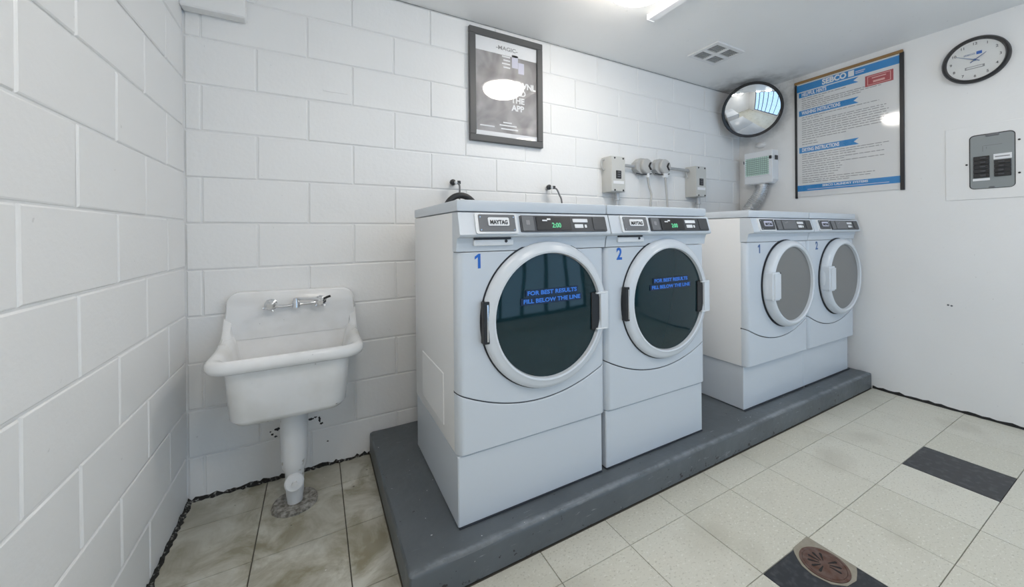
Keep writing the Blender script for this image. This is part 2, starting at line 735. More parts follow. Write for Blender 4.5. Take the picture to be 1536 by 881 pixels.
for k in range(1, NP):
    x = -fx + .05 + k * pw
    link('mullion', nbox((x - .022, -.12, .05), (x + .022, -.05, fz - .05)), 'winframe', win)
for k in range(NP):
    x = -fx + .05 + k * pw
    link('pane', nbox((x + .022, -.088, .05), (x + pw - .022, -.083, fz - .05)), 'glass', win)

# ------------------------------------------------------------------ plinth
rnd = random.Random(5)
bm = bmesh.new()
box(bm, (0, 0, 0), (W - .012 - PLX, -PLY, PLZ), .016, 3)
bmesh.ops.subdivide_edges(bm, edges=[e for e in bm.edges if e.calc_length() > .6], cuts=40, use_grid_fill=True)
for v in bm.verts:
    if v.co.z > .02:
        v.co.z += rnd.uniform(-.0028, -.0004)
        v.co.y += rnd.uniform(-.0014, .0014) if v.co.y < .3 else 0
plinth = tag(link('equipment_plinth', bm, 'plinth', None, (PLX, PLY, 0), .6),
             'grey painted concrete plinth with chipped edges under the washers and dryers', 'plinth')


# ------------------------------------------------------------------ washers and dryers
def machine(kind, x0, yf, w, number, label, group, zoff=0.0):
    washer = kind == 'washing_machine'
    t = empty(kind, (x0, yf, PLZ))
    tag(t, label, 'washing machine' if washer else 'dryer', group)
    D = -yf - .25           # depth back to y = -.25
    # pedestal
    if washer:
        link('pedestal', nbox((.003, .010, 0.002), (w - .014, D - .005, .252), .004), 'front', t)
    else:
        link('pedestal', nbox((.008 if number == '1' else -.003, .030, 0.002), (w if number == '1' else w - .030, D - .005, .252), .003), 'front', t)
    link('base_seal', nbox((.006, .006 if washer else .026, 0), (w - .018, .02, .005)), 'seam', t)
    # cabinet sides and back
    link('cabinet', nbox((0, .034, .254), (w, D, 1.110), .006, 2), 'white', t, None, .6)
    # pressed recess on the left side
    if washer:
        bm = bmesh.new()
        box(bm, (-.0025, .16, .30), (.004, .48, .50), .002)
        link('side_pressing', bm, 'white', t, None, .6)
    # arc between upper and lower front panel
    NA = 28
    xs = [w * k / NA for k in range(NA + 1)]
    ze, zc = .473, .386

    def arc(x):
        s = (x - w / 2) / (w / 2)
        return zc + (ze - zc) * s * s

    def rx(k, edge=.022):
        return k
    R = .028

    def front_y(x):
        """rounded vertical edges of the front panels"""
        d = min(x, w - x)
        if d >= R:
            return 0.0
        s = 1 - d / R
        return R * (1 - math.sqrt(max(0, 1 - s * s)))
    fine = sorted(set([R * q / 6 for q in range(7)] + [w - R * q / 6 for q in range(7)] + [R + (w - 2 * R) * k / NA for k in range(1, NA)]))

    def panel(zlo, zhi, yb=.036):
        bm = bmesh.new()
        rows = []
        for x in fine:
            a, b, y = zlo(x), zhi(x), front_y(x)
            rows.append([bm.verts.new((x, yb, a)), bm.verts.new((x, y + .002, a)), bm.verts.new((x, y, a + .003)),
                         bm.verts.new((x, y, b - .003)), bm.verts.new((x, y + .002, b)), bm.verts.new((x, yb, b))])
        for p, q in zip(rows, rows[1:]):
            for k in range(6):
                z = (k + 1) % 6
                bm.faces.new((p[k], p[z], q[z], q[k]))
        bm.faces.new(rows[0])
        bm.faces.new(rows[-1][::-1])
        return bm
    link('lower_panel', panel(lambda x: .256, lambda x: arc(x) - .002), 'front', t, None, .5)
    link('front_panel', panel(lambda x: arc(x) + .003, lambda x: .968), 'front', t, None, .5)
    link('seam', panel(lambda x: arc(x) - .003, lambda x: arc(x) + .004), 'seam', t, (0, .005, 0), .5)
    # control console: leaning bezel with a lip
    pr = [(.04, .971), (.0, .971), (-.004, 1.000), (-.010, 1.018), (-.036, 1.024), (-.040, 1.030), (-.018, 1.108), (.04, 1.110)]
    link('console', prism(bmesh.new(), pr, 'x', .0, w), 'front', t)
    con = t.children[-1]
    ang = math.atan2(.022, .078)

    def on_console(x, s):
        """point on the leaning bezel face: s from 0 (lip) to 1 (top)"""
        return (x, -.040 + .022 * s, 1.030 + .078 * s)
    crot = (-ang, 0, 0)     # local z follows the bezel upward
    trot = (PI / 2 - ang, 0, 0)
    L = .081

    def con_plate(name, xa, xb, sa, sb, out, material, par, rr=.006):
        bm = prism(bmesh.new(), rrect(xa, xb, sa * L, sb * L, rr, 3), 'y', -out, .002)
        return link(name, bm, material, par, on_console(0, 0), None, crot)
    bd = con_plate('badge_frame', .058, .222, .02, .97, .007, 'white2', t, .008)
    con_plate('badge_plate', .070, .212, .12, .88, .010, 'midgrey' if washer else 'darkgrey', t, .004)
    sh = con_plate('badge', .104, .186, .36, .74, .013, 'whiteprint' if washer else 'paleprint', t, .005)
    text('brand_lettering', 'MAYTAG', .021, 'black', t, Vector(on_console(.145, .57)) + Vector((0, -.0146, -.001)), trot, width=.068, bold=.0006)
    for x in (.076, .206):
        for s in (.22, .80):
            bm = lathe(bmesh.new(), [(.0028, 0), (.0022, -.002)], 8, 'y')
            link('screw', bm, 'chrome', t, Vector(on_console(x, s)) + Vector((0, -.010, 0)))
    cp = con_plate('control_panel', .236, .646, .10, .88, .006, 'darkgrey', t, .004)
    con_plate('card_reader', .242, .292, .14, .84, .0085, 'midgrey', t, .003)
    con_plate('display', .304, .462, .16, .82, .0085, 'black' if washer else 'midgrey', t, .003)
    con_plate('button_panel', .575, .640, .16, .84, .0085, 'darkgrey', t, .006)
    con_plate('print_label', .474, .548, .56, .74, .0078, 'whiteprint', t, .002)
    con_plate('print_label', .480, .522, .27, .46, .0078, 'whiteprint', t, .002)
    con_plate('print_label', .530, .540, .28, .44, .0078, 'whiteprint', t, .002)
    con_plate('reader_mark', .258, .274, .42, .64, .0092, 'print' if washer else 'midgrey', t, .002)
    con_plate('display_print', .330, .352, .60, .67, .0092, 'whiteprint' if washer else 'print', t, .001)
    con_plate('display_print', .352, .368, .66, .74, .0092, 'whiteprint' if washer else 'print', t, .001)
    if washer:
        text('time_readout', '2:00', .027, 'green', t, Vector(on_console(.392, .42)) + Vector((0, -.0098, 0)), trot, width=.042, bold=.0006)
    # tray pull under the badge
    if washer:
        link('tray_slot', nbox((.060, -.0195, 1.013), (.205, .0, 1.023), .002), 'seam', t)
        link('tray_pull', nbox((.060, -.014, .990), (.218, .0, 1.013), .005, 2), 'white2', t, None, .6)
        link('lock', lathe(bmesh.new(), [(.006, 0), (.005, -.003)], 10, 'y', (.186, -.0145, 1.006)), 'seam', t)
    # lid
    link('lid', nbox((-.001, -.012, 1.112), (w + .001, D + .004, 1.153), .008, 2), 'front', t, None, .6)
    # number
    nm, nx, nz = ('blue', .078, .936) if washer else ('navy', .118, .930)
    if number == '1':
        pts1 = [(.002, -.026), (.012, -.026), (.012, .026), (.004, .026), (-.010, .016), (-.010, .006), (.002, .014)]
        link('number', prism(bmesh.new(), [(nx + p, nz + q) for p, q in pts1], 'y', -.0010, .0005), nm, t)
    else:
        text('number', number, .072, nm, t, (nx, -.0006, nz), bold=.0022, width=.032)
    # door
    cx, cz = (.374, .717) if washer else (.404, .712)
    dep = .044 if washer else .078
    ro, rg = (.284, .238) if washer else (.264, .222)
    bm = lathe(bmesh.new(), [(ro + .005, .004), (ro + .005, -.0015), (ro - .01, -.0015), (ro - .01, .004)], 72, 'y', (cx, 0, cz))
    link('gasket', bm, 'seam', t, None, .5)
    if washer:
        prof = [(.20, -.004), (ro, -.004), (ro, -.014), (ro - .005, -.022), (ro - .018, -.029), (ro - .028, -.031), (rg + .010, -.036), (rg + .003, -.034), (rg, -.018), (.20, -.014)]
    else:
        prof = [(.20, -.004), (ro - .006, -.004), (ro, -.014), (ro - .002, -.032), (ro - .010, -.046), (ro - .022, -.054), (rg + .012, -.056), (rg + .003, -.051), (rg, -.034), (.20, -.030)]
    ring = link('door', lathe(bmesh.new(), prof, 80, 'y', (cx, 0, cz), caps=False), 'ringw', t, None, .7)
    if washer:
        gp = [(.010, -.0275), (.08, -.027), (.15, -.0255), (.20, -.0235), (rg - .0005, -.021), (rg - .0005, -.012)]
        link('door_glass', lathe(bmesh.new(), gp, 80, 'y', (cx, 0, cz)), 'washglass', ring, None, .4)
        yb = -.0290
        link('fill_line_band', prism(bmesh.new(), rrect(.258, .500, .794, .820, .002, 2), 'y', yb, -.018), 'band', ring)
        link('fill_line_band', prism(bmesh.new(), rrect(.238, .518, .764, .790, .002, 2), 'y', yb, -.018), 'band', ring)
        text('fill_line_lettering', 'FOR BEST RESULTS', .0215, 'bandtext', ring, (.379, yb - .0004, .807), width=.228, bold=.0007)
        text('fill_line_lettering', 'FILL BELOW THE LINE', .0215, 'bandtext', ring, (.379, yb - .0004, .777), width=.262, bold=.0007)
        # pull handle on the right, with its dark finger recess
        link('finger_recess', nbox((.570, -.0300, .632), (.612, -.01, .786), .002), 'black', ring)
        link('handle', nbox((.610, -.040, .630), (.652, -.004, .788), .005, 2), 'ringw', ring, None, .6)
        for z in (.632, .780):
            link('recess_edge', nbox((.588, -.042, z), (.642, -.032, z + .006), .001), 'white2', ring)
        # hinge slot on the left
        link('hinge_slot', nbox((.0885, -.0285, .642), (.112, -.002, .792), .002), 'black', ring)
        link('hinge', nbox((.101, -.0315, .650), (.107, -.026, .782), .001), 'chrome', ring)
    else:
        gp = [(.01, -.040), (.12, -.040), (rg - .0005, -.038), (rg - .0005, -.030)]
        link('door_panel', lathe(bmesh.new(), gp, 80, 'y', (cx, 0, cz)), 'drysteel', ring, None, .4)
        hb = prism(bmesh.new(), rrect(.146, .228, cz - .082, cz + .082, .012, 4), 'y', -.068, -.02)
        bmesh.ops.bevel(hb, geom=[e for e in hb.edges if abs(e.verts[0].co.y + .068) < 1e-4 and abs(e.verts[1].co.y + .068) < 1e-4], offset=.010, segments=3, affect='EDGES')
        link('handle', hb, 'ringw', ring, None, .7)
        link('finger_recess', nbox((.224, -.054, cz - .080), (.250, -.03, cz + .080), .004), 'black', ring)
    return t


YW, YD = -.866, -.868
machine('washing_machine', .917, YW, .667, '1', 'white front-load washer marked with a big blue 1, at the open end of the plinth', 'front-load washers')
machine('washing_machine', 1.590, YW, .667, '2', 'white front-load washer marked with a big blue 2, dark round glass door', 'front-load washers')
machine('dryer', 2.632, YD, .674, '1', 'white dryer marked 1 with solid grey round door, nearer the washers', 'front-load dryers')
machine('dryer', 3.311, YD, .674, '2', 'white dryer marked 2 with solid grey round door, against the plaster wall', 'front-load dryers')

# ------------------------------------------------------------------ sink
sink = empty('service_sink', (.40, 0, 0))
tag(sink, 'old white enamelled cast iron service sink with high back on a painted pipe leg', 'sink')
SX = .268


def sink_loop(bm, hx, yf_, yb_, r, z, rise=0.0, n=7, nb=9):
    """rounded-rect loop (front corners rounded), closed along the back; rise lifts it toward the splash"""
    pts = []
    ns = 8
    for k in range(ns + 1):                               # left side, back to front
        pts.append((-hx, yb_ + (yf_ + r - yb_) * k / ns))
    for k in range(1, n + 1):
        a = PI + PI / 2 * k / n
        pts.append((-hx + r + r * math.cos(a), yf_ + r + r * math.sin(a)))
    for k in range(1, nb):
        pts.append((-hx + r + (2 * hx - 2 * r) * k / nb, yf_))
    for k in range(0, n + 1):
        a = -PI / 2 + PI / 2 * k / n
        pts.append((hx - r + r * math.cos(a), yf_ + r + r * math.sin(a)))
    for k in range(1, ns + 1):
        pts.append((hx, yf_ + r + (yb_ - yf_ - r) * k / ns))
    for k in range(1, nb):                                # back edge
        pts.append((hx - 2 * hx * k / nb, yb_))
    out = []
    for x, y in pts:
        s = max(0.0, min(1.0, (y + .235) / .195))
        out.append(bm.verts.new((x, y, z + rise * s * s * (3 - 2 * s))))
    return out


bm = bmesh.new()
rs = .022
loops = [
    sink_loop(bm, .150, -.335, -.075, .05, .424),
    sink_loop(bm, .185, -.375, -.045, .06, .432),
    sink_loop(bm, .200, -.392, -.030, .06, .455),
    sink_loop(bm, .212, -.402, -.020, .06, .62, rs * .3),
    sink_loop(bm, .218, -.406, -.018, .06, .650, rs * .8),
    sink_loop(bm, .250, -.424, -.016, .07, .646, rs),
    sink_loop(bm, .262, -.434, -.014, .075, .652, rs),
    sink_loop(bm, .268, -.440, -.012, .078, .668, rs),
    sink_loop(bm, .266, -.438, -.012, .076, .685, rs),
    sink_loop(bm, .258, -.430, -.014, .07, .695, rs),
    sink_loop(bm, .246, -.420, -.026, .064, .697, rs),
    sink_loop(bm, .226, -.404, -.060, .060, .690, rs),
    sink_loop(bm, .214, -.394, -.074, .058, .672, rs * .5),
    sink_loop(bm, .196, -.378, -.088, .055, .600),
    sink_loop(bm, .176, -.360, -.112, .055, .505),
    sink_loop(bm, .150, -.335, -.150, .050, .470),
    sink_loop(bm, .090, -.285, -.200, .030, .462),
]
for a, b in zip(loops, loops[1:]):
    n_ = len(a)
    for k in range(n_):
        q = (k + 1) % n_
        bm.faces.new((a[k], a[q], b[q], b[k]))
bm.faces.new(loops[0][::-1])
bm.faces.new(loops[-1])
link('basin', bm, 'enamel', sink, None, 1.0)
# high back: slab with rounded top corners, sides flaring down into the rim
pts = []
prof = [(-.268, .690), (-.266, .735), (-.262, .790), (-.258, .830)]
for k in range(8):
    a = PI - PI / 2 * k / 7
    prof.append((-.258 + .055 + .055 * math.cos(a), .842 + .052 * math.sin(a)))
right = [(-x, z) for x, z in reversed(prof)]
outline = prof + right
outline = [(x, z + (-.008 if x > .1 else .002 if x < -.1 else 0) * (1 if z > .75 else 0)) for x, z in outline]
bm = bmesh.new()
front = [bm.verts.new((x * .975, -.052 - .022 * max(0, 1 - (z - .690) / .09) ** 1.5, .690 + (z - .690) * .97)) for x, z in outline]
mid = [bm.verts.new((x * .995, -.044, .690 + (z - .690) * .993)) for x, z in outline]
midb = [bm.verts.new((x, -.030, z)) for x, z in outline]
back = [bm.verts.new((x, -.001, z)) for x, z in outline]
bm.faces.new(front)
bm.faces.new(back[::-1])
for a, b in ((front, mid), (mid, midb), (midb, back)):
    for k in range(len(a)):
        q = (k + 1) % len(a)
        bm.faces.new((a[k], a[q], b[q], b[k]))
link('splash_back', bm, 'enamel', sink, None, .9)
# cove joining splash and rim sides
for s in (-1, 1):
    bm = bmesh.new()
    rows = []
    for k in range(9):
        u = k / 8
        y = -.045 - .13 * u
        zt = .705 + .085 * (1 - u) ** 2.6
        rows.append([bm.verts.new((s * (.264 - .002 * u), y, zt - .006)), bm.verts.new((s * (.256 - .002 * u), y, zt)),
                     bm.verts.new((s * (.236 + .002 * u), y, zt - .004 - .006 * (1 - u))), bm.verts.new((s * .222, y, .680)), bm.verts.new((s * .262, y, .675))])
    for a, b in zip(rows, rows[1:]):
        for k in range(5):
            q = (k + 1) % 5
            bm.faces.new((a[k], a[q], b[q], b[k]))
    bm.faces.new(rows[0])
    bm.faces.new(rows[-1][::-1])
    link('side_cove', bm, 'enamel', sink, None, .9)
# leg: trap standard with clean-out plug and floor flange
px, py = .004, -.232
bm = lathe(bmesh.new(), [(.060, .426), (.053, .405), (.051, .30), (.049, .19), (.046, .165), (.036, .145), (.034, .10), (.033, .05), (.030, .03), (.028, .004)], 28, 'z', (px, py, 0))
leg = link('pipe_leg', bm, 'pipe', sink, None, .7)
bm = lathe(bmesh.new(), [(.036, 0), (.036, -.016), (.030, -.022)], 20, 'y')
plug = link('cleanout_plug', bm, 'pipe', leg, (px, py - .034, .112), .6, (-.25, 0, 0))
bm = lathe(bmesh.new(), [(.013, 0), (.012, -.014)], 6, 'y')
link('plug_nut', bm, 'pipe', leg, (px + .002, py - .052, .115))
bm = lathe(bmesh.new(), [(.086, 0), (.086, .010), (.076, .018), (.052, .014), (.040, .010), (.030, .012)], 32, 'z', (px, py, .0))
for v in bm.verts:
    v.co.x += random.uniform(-.0025, .0025)
    v.co.y += random.uniform(-.0025, .0025)
link('floor_flange', bm, 'flange', sink, None, .8)
# faucet
fa = empty('wall_faucet', (.409, -.052, .832))
tag(fa, 'small chrome two-handle wall faucet on the splash back of the service sink', 'faucet')
for s in (-1, 1):
    xh = s * .099
    link('escutcheon', lathe(bmesh.new(), [(.026, 0), (.026, -.006), (.017, -.014), (.014, -.03)], 20, 'y', (xh, 0, 0)), 'chrome', fa, None, .6)
    hd = link('handle_hub', lathe(bmesh.new(), [(.013, -.028), (.020, -.036), (.020, -.052), (.012, -.060)], 20, 'y', (xh, 0, .002)), 'chrome', fa, None, .6)
    for a in ((.2, 1.9, 3.5, 5.1) if s < 0 else (.5, 2.1, 3.9, 5.4)):
        link('handle_lobe', tube(bmesh.new(), [(xh, -.045, .002), (xh + .018 * math.cos(a), -.046, .002 + .018 * math.sin(a)), (xh + .028 * math.cos(a), -.048, .002 + .028 * math.sin(a))], .0055, 8, 2), 'chrome', hd, None, .8)
link('bridge', tube(bmesh.new(), [(-.099, -.022, -.004), (-.05, -.024, -.009), (0, -.026, -.006), (.05, -.024, -.004), (.099, -.022, -.002)], .007, 12, 5), 'chrome', fa, None, .8)
sp = link('spout_body', lathe(bmesh.new(), [(.016, -.018), (.016, .008), (.011, .018), (.011, .024)], 16, 'z', (.0, -.028, 0)), 'chrome', fa, None, .6)
link('spout', tube(bmesh.new(), [(.0, -.028, .022), (.030, -.050, .022), (.085, -.075, .020), (.100, -.082, .012)], .006, 10, 5), 'chrome', fa, None, .8)
link('lever_tip', tube(bmesh.new(), [(.110, -.048, .012), (.128, -.052, .022), (.142, -.054, .026)], .0055, 8, 3), 'black', fa, None, .8)

# ------------------------------------------------------------------ framed poster on the back wall
FX0, FX1, FZ0, FZ1 = 1.298, 1.808, 1.706, 2.388
pf = empty('framed_poster', ((FX0 + FX1) / 2, 0, FZ0))
tag(pf, 'grey app poster in a charcoal frame under glass, high on the block wall', 'poster')
hw, hh, fwid = (FX1 - FX0) / 2, FZ1 - FZ0, .040
for nm, a, b in (('frame_rail', (-hw, -.026, 0), (hw, -.001, fwid)), ('frame_rail', (-hw, -.026, hh - fwid), (hw, -.001, hh)),
                 ('frame_stile', (-hw, -.026, fwid), (-hw + fwid, -.001, hh - fwid)), ('frame_stile', (hw - fwid, -.026, fwid), (hw, -.001, hh - fwid))):
    link(nm, nbox(a, b, .003), 'frame', pf)
iw, z0, z1 = hw - fwid, fwid, hh - fwid
pp = link('poster_sheet', nbox((-iw, -.010, z0), (iw, -.006, z1)), 'photo', pf)
ih = z1 - z0
link('header_band', nbox((-iw, -.0112, z1 - .085), (iw, -.0095, z1)), 'whiteprint', pp)
link('footer_band', nbox((-iw, -.0112, z0), (iw, -.0095, z0 + .030)), 'whiteprint', pp)
text('header_lettering', '-MAGIC-', .034, 'print', pp, (.0, -.0118, z1 - .045), width=.15, bold=.0004)
for k, s in enumerate(('DOWNL', 'OAD', 'THE', 'APP')):
    text('poster_lettering', s, .052, 'whiteprint', pp, (.105 if k < 1 else .075, -.0106, z0 + .345 - .050 * k), bold=.0018)
for a, b, c, d in ((.035, .078, .47, .55), (.080, .122, .44, .51)):
    link('phone_icon', nbox((a, -.0112, z0 + c - .02), (b, -.0095, z0 + d - .02)), 'paleprint', pp)
for k in range(4):
    link('print_line', nbox((-.035 + .01 * (k % 2), -.0112, z0 + .525 - .022 * k - .02), (.022, -.0095, z0 + .533 - .022 * k - .02)), 'whiteprint', pp)
for a, b, c in ((-.185, -.09, .058), (-.055, .065, .074), (-.045, .075, .052), (-.03, .03, .092)):
    link('print_line', nbox((a, -.0112, z0 + c), (b, -.0095, z0 + c + .008)), 'whiteprint', pp)
link('glass_pane', nbox((-iw, -.0165, z0), (iw, -.0145, z1)), 'glass', pf)

# ------------------------------------------------------------------ electric boxes between the washers and dryers
RW = (PI / 2, 0, -PI / 2)


def disconnect(x, label):
    t = empty('disconnect_box', (x, 0, 1.438))
    tag(t, label, 'electrical box', 'electric boxes over the washers')
    link('enclosure', nbox((-.066, -.100, 0), (.066, -.001, .254), .004, 2), 'boxgrey', t, None, .6)
    link('cover', nbox((-.064, -.106, .004), (.064, -.098, .250), .002), 'boxgrey', t)
    link('switch_window', nbox((-.024, -.109, .094), (.026, -.104, .152), .002), 'black', t)
    for k in range(3):
        link('switch_toggle', nbox((-.012, -.1115, .104 + .016 * k), (.014, -.108, .111 + .016 * k), .001), 'midgrey', t)
    link('label_strip', nbox((-.050, -.1072, .056), (.052, -.104, .078), .001), 'whiteprint', t)
    for px_, pz in ((-.035, .240), (.045, .240), (-.035, .012), (.045, .012)):
        link('knockout', lathe(bmesh.new(), [(.007, 0), (.006, -.003)], 10, 'y', (px_, -.106, pz)), 'black', t)
    link('side_bracket', tube(bmesh.new(), [(-.066, -.03, .235), (-.088, -.03, .232), (-.092, -.03, .200), (-.080, -.03, .170), (-.066, -.03, .165)], .006, 8, 4), 'boxgreyside', t, None, .8)
    link('nipple', lathe(bmesh.new(), [(.018, 0), (.018, -.04), (.023, -.042), (.023, -.056), (.014, -.058), (.014, -.14)], 16, 'z', (.040, -.045, 0)), 'galv', t, None, .6)
    return t


disconnect(2.388, 'tall grey electrical disconnect box on the block wall over washer 2')
disconnect(3.306, 'tall grey electrical disconnect box on the block wall nearest the corner mirror')


def outlet(x, z, label, ca):
    t = empty('dryer_outlet', (x, 0, z))
    tag(t, label, 'outlet', 'round dryer outlets')
    pts = []
    for k in range(8):
        a = PI / 8 + PI / 4 * k
        pts.append((.086 * math.cos(a), .066 * math.sin(a)))
    bm = prism(bmesh.new(), pts, 'y', -.052, -.001)
    link('outlet_box', bm, 'boxgreyside', t)
    bm = lathe(bmesh.new(), [(.058, -.050), (.058, -.072), (.052, -.080), (.040, -.082)], 24, 'y')
    pl = link('plug', bm, 'boxgreyside', t, (.012, 0, 0), .6)
    bm = bmesh.new()
    prism(bm, [(.030, .028), (.046, .030), (.030, .0), (.050, -.028), (.034, -.030), (.014, .0)], 'y', -.0865, -.074)
    link('plug_slot', bm, 'black', t)
    bm = tube(bmesh.new(), [(-.075, -.045, -.056), (-.02, -.062, -.064), (.03, -.066, -.060), (.07, -.060, -.052)], .004, 8, 4)
    link('clamp_wire', bm, 'black', t, None, .8)
    link('cord_grip', nbox((.012 if ca < 0 else -.006, -.078, -.086), (.034 if ca < 0 else .036, -.055, -.052), .003), 'whiteprint', t)
    return t


outlet(2.700, 1.652, 'octagonal grey dryer outlet with plug, beside the tall box over washer 2', -1)
outlet(2.902, 1.664, 'octagonal grey dryer outlet with plug, joined by conduit to the box near the mirror', 1)


def tubething(name, pts, r, material, label, cat, group=None, n=10):
    return tag(link(name, tube(bmesh.new(), pts, r, n, 6), material, None, None, .9), label, cat, group)


tubething('conduit', [(2.456, -.035, 1.650), (2.53, -.035, 1.648), (2.612, -.035, 1.648)], .012, 'galv', 'short galvanised conduit between the washer-side box and the outlets', 'conduit', 'conduits')
tubething('conduit', [(2.992, -.035, 1.664), (3.12, -.035, 1.662), (3.238, -.035, 1.660)], .012, 'galv', 'longer galvanised conduit from the outlets to the box near the mirror', 'conduit', 'conduits')
tubething('power_cord', [(2.722, -.067, 1.568), (2.728, -.075, 1.50), (2.735, -.09, 1.43), (2.715, -.10, 1.36), (2.695, -.11, 1.20), (2.70, -.12, .9)], .0085, 'boxgreyside', 'grey power cord bending down from the outlet beside the tall box', 'cord', 'power cords')
tubething('power_cord', [(2.917, -.067, 1.580), (2.917, -.075, 1.50), (2.914, -.085, 1.40), (2.905, -.10, 1.25), (2.90, -.12, .9)], .0085, 'boxgreyside', 'grey power cord hanging straight down from the outlet toward the dryers', 'cord', 'power cords')

# water valves and hoses behind washer 1
for x, z, lab, hp in ((1.195, 1.441, 'small black hose valve on the wall above the black hose loop', [(.008, -.062, .0), (.016, -.075, -.02), (.012, -.085, -.08), (.006, -.10, -.16), (.0, -.12, -.3)]),
                      (1.847, 1.446, 'small dark hose valve on the wall behind washer 2', [(.012, -.062, .0), (.030, -.075, -.012), (.044, -.085, -.05), (.052, -.10, -.10), (.054, -.12, -.3)])):
    v = empty('hose_valve', (x, 0, z))
    tag(v, lab, 'valve', 'hose valves')
    link('valve_body', lathe(bmesh.new(), [(.014, -.001), (.014, -.006), (.008, -.012), (.008, -.05), (.011, -.052), (.011, -.068), (.006, -.070)], 14, 'y'), 'galv', v, None, .6)
    link('valve_knob', lathe(bmesh.new(), [(.012, 0), (.017, -.005), (.017, -.018), (.010, -.022)], 10, 'y', (-.016, -.040, .002)), 'black', v, None, .6)
    link('valve_nut', nbox((.002, -.070, -.009), (.026, -.050, .011), .003), 'black', v)
    link('supply_hose', tube(bmesh.new(), hp, .0055, 8, 5), 'midgrey', v, None, .9)
tubething('drain_hose', [(1.10, -.225, .86), (1.095, -.20, .90), (1.092, -.16, 1.0), (1.095, -.16, 1.18), (1.105, -.16, 1.29), (1.140, -.16, 1.342), (1.190, -.16, 1.358), (1.240, -.16, 1.340), (1.275, -.16, 1.29), (1.285, -.16, 1.18), (1.285, -.16, .6), (1.285, -.16, .118)], .017, 'rubber',
          'thick black drain hose looping up behind washer 1', 'hose')

# ------------------------------------------------------------------ corner mirror
mc = Vector((3.785, -.250, 2.190))
fdir = (Vector((.4932, -2.1071, 1.15)) - mc).normalized()
fdir = (fdir + Vector((.10, -.10, -.10))).normalized()
cm = empty('corner_mirror', mc)
cm.rotation_euler = fdir.to_track_quat('Z', 'Y').to_euler()
tag(cm, 'round convex security mirror with black rim in the upper corner', 'mirror')
RM = .224
RS = .66
capz = lambda r: math.sqrt(RS * RS - r * r) - math.sqrt(RS * RS - RM * RM)
link('mirror_dome', lathe(bmesh.new(), [(RM * k / 16, capz(RM * k / 16)) for k in range(16, 0, -1)] + [(.002, capz(.002))], 64, 'z', caps=False), 'mirror', cm, None, 2.0)
link('rim', lathe(bmesh.new(), [(RM - .004, -.012), (RM + .005, -.012), (RM + .006, .005), (RM + .001, .008), (RM - .004, .006)], 64, 'z', caps=True), 'black', cm, None, .8)
link('bracket', tube(bmesh.new(), [(0, 0, -.01), (0, 0, -.06), (.02, .02, -.10)], .014, 10, 3), 'galv', cm, None, .8)

# ------------------------------------------------------------------ lint box on the right wall with flexible duct
lb = empty('lint_trap_box', (W, -.22, 1.566))
tag(lb, 'white plastic lint trap box with green filter screen on the plaster wall below the mirror', 'lint trap')
lh = .284
link('housing', prism(bmesh.new(), [(-.118, .03), (-.092, 0), (.082, 0), (.112, .030), (.112, lh), (-.118, lh)], 'x', -.098, -.001), 'white2', lb)
link('lid_edge', nbox((-.104, -.122, .004), (-.094, .116, lh + .002), .003), 'white2', lb)
link('filter_screen', nbox((-.1075, -.096, .075), (-.103, .104, .232)), 'filter', lb)
fr = bmesh.new()
for a, b in (((-.110, -.104, .066), (-.103, .112, .075)), ((-.110, -.104, .232), (-.103, .112, .241)), ((-.110, -.104, .075), (-.103, -.096, .232)), ((-.110, .104, .075), (-.103, .112, .232))):
    box(fr, a, b)
link('filter_frame', fr, 'white2', lb)
gr = bmesh.new()
for k in range(1, 12):
    y = -.096 + .2 * k / 12
    box(gr, (-.1092, y - .0016, .075), (-.106, y + .0016, .232))
for k in range(1, 9):
    z = .075 + .157 * k / 9
    box(gr, (-.1092, -.096, z - .0016), (-.106, .104, z + .0016))
link('filter_wires', gr, 'filterwire', lb)
link('latch', nbox((-.116, -.118, .205), (-.080, -.098, .232), .004), 'black', lb)
link('latch_tab', nbox((-.060, -.126, .200), (-.020, -.116, .238), .003), 'black', lb)
link('latch', nbox((-.112, .112, .190), (-.086, .122, .218), .003), 'black', lb)
# small painted dome cover above
dm = lathe(bmesh.new(), [(.045, 0), (.044, -.012), (.036, -.024), (.020, -.030), (.004, -.032)], 24, 'x')
for v in dm.verts:
    v.co.z *= .62
tag(link('cover_cap', dm, 'plaster', None, (W, -.195, 1.925), .9), 'small oval cap painted white between corner mirror and lint trap box', 'cap')
# duct
dp = [(3.965, -.228, 1.564), (3.965, -.228, 1.52), (3.955, -.200, 1.45), (3.945, -.150, 1.375), (3.93, -.115, 1.30), (3.92, -.11, 1.15), (3.92, -.11, .9)]
NR = 34
tag(link('flexible_duct', tube(bmesh.new(), dp, .05, 24, 36, lambda s: .043 + (.010 if int(s * NR * 2) % 2 else 0) + (.004 if s < .03 else 0)), 'alum', None, None, .35),
    'ribbed aluminium duct curving down from the lint trap box behind the dryers', 'duct')

# ------------------------------------------------------------------ instruction poster on the right wall
P0, P1, Q0, Q1 = -.484, -1.120, 1.428, 2.362
ip = empty('instruction_poster', (W, (P0 + P1) / 2, Q0))
tag(ip, 'blue and white laundry instruction poster in black rails with brown top strip', 'poster')
ip.rotation_euler = (0, 0, -PI / 2)      # local x runs to the viewer's right, -y out of the wall
pw2, ph = (P0 - P1) / 2, Q1 - Q0
sh = link('poster_sheet', nbox((-pw2, -.006, 0), (pw2, -.002, ph)), 'paper', ip)
link('side_rail', nbox((-pw2 - .012, -.014, -.012), (-pw2 + .004, -.001, ph - .004), .002), 'black', ip)
link('side_rail', nbox((pw2 - .006, -.014, -.006), (pw2 + .016, -.001, ph + .004), .002), 'black', ip)
link('top_strip', nbox((-pw2 - .012, -.016, ph), (pw2 + .012, -.001, ph + .020), .002), 'wood', ip)


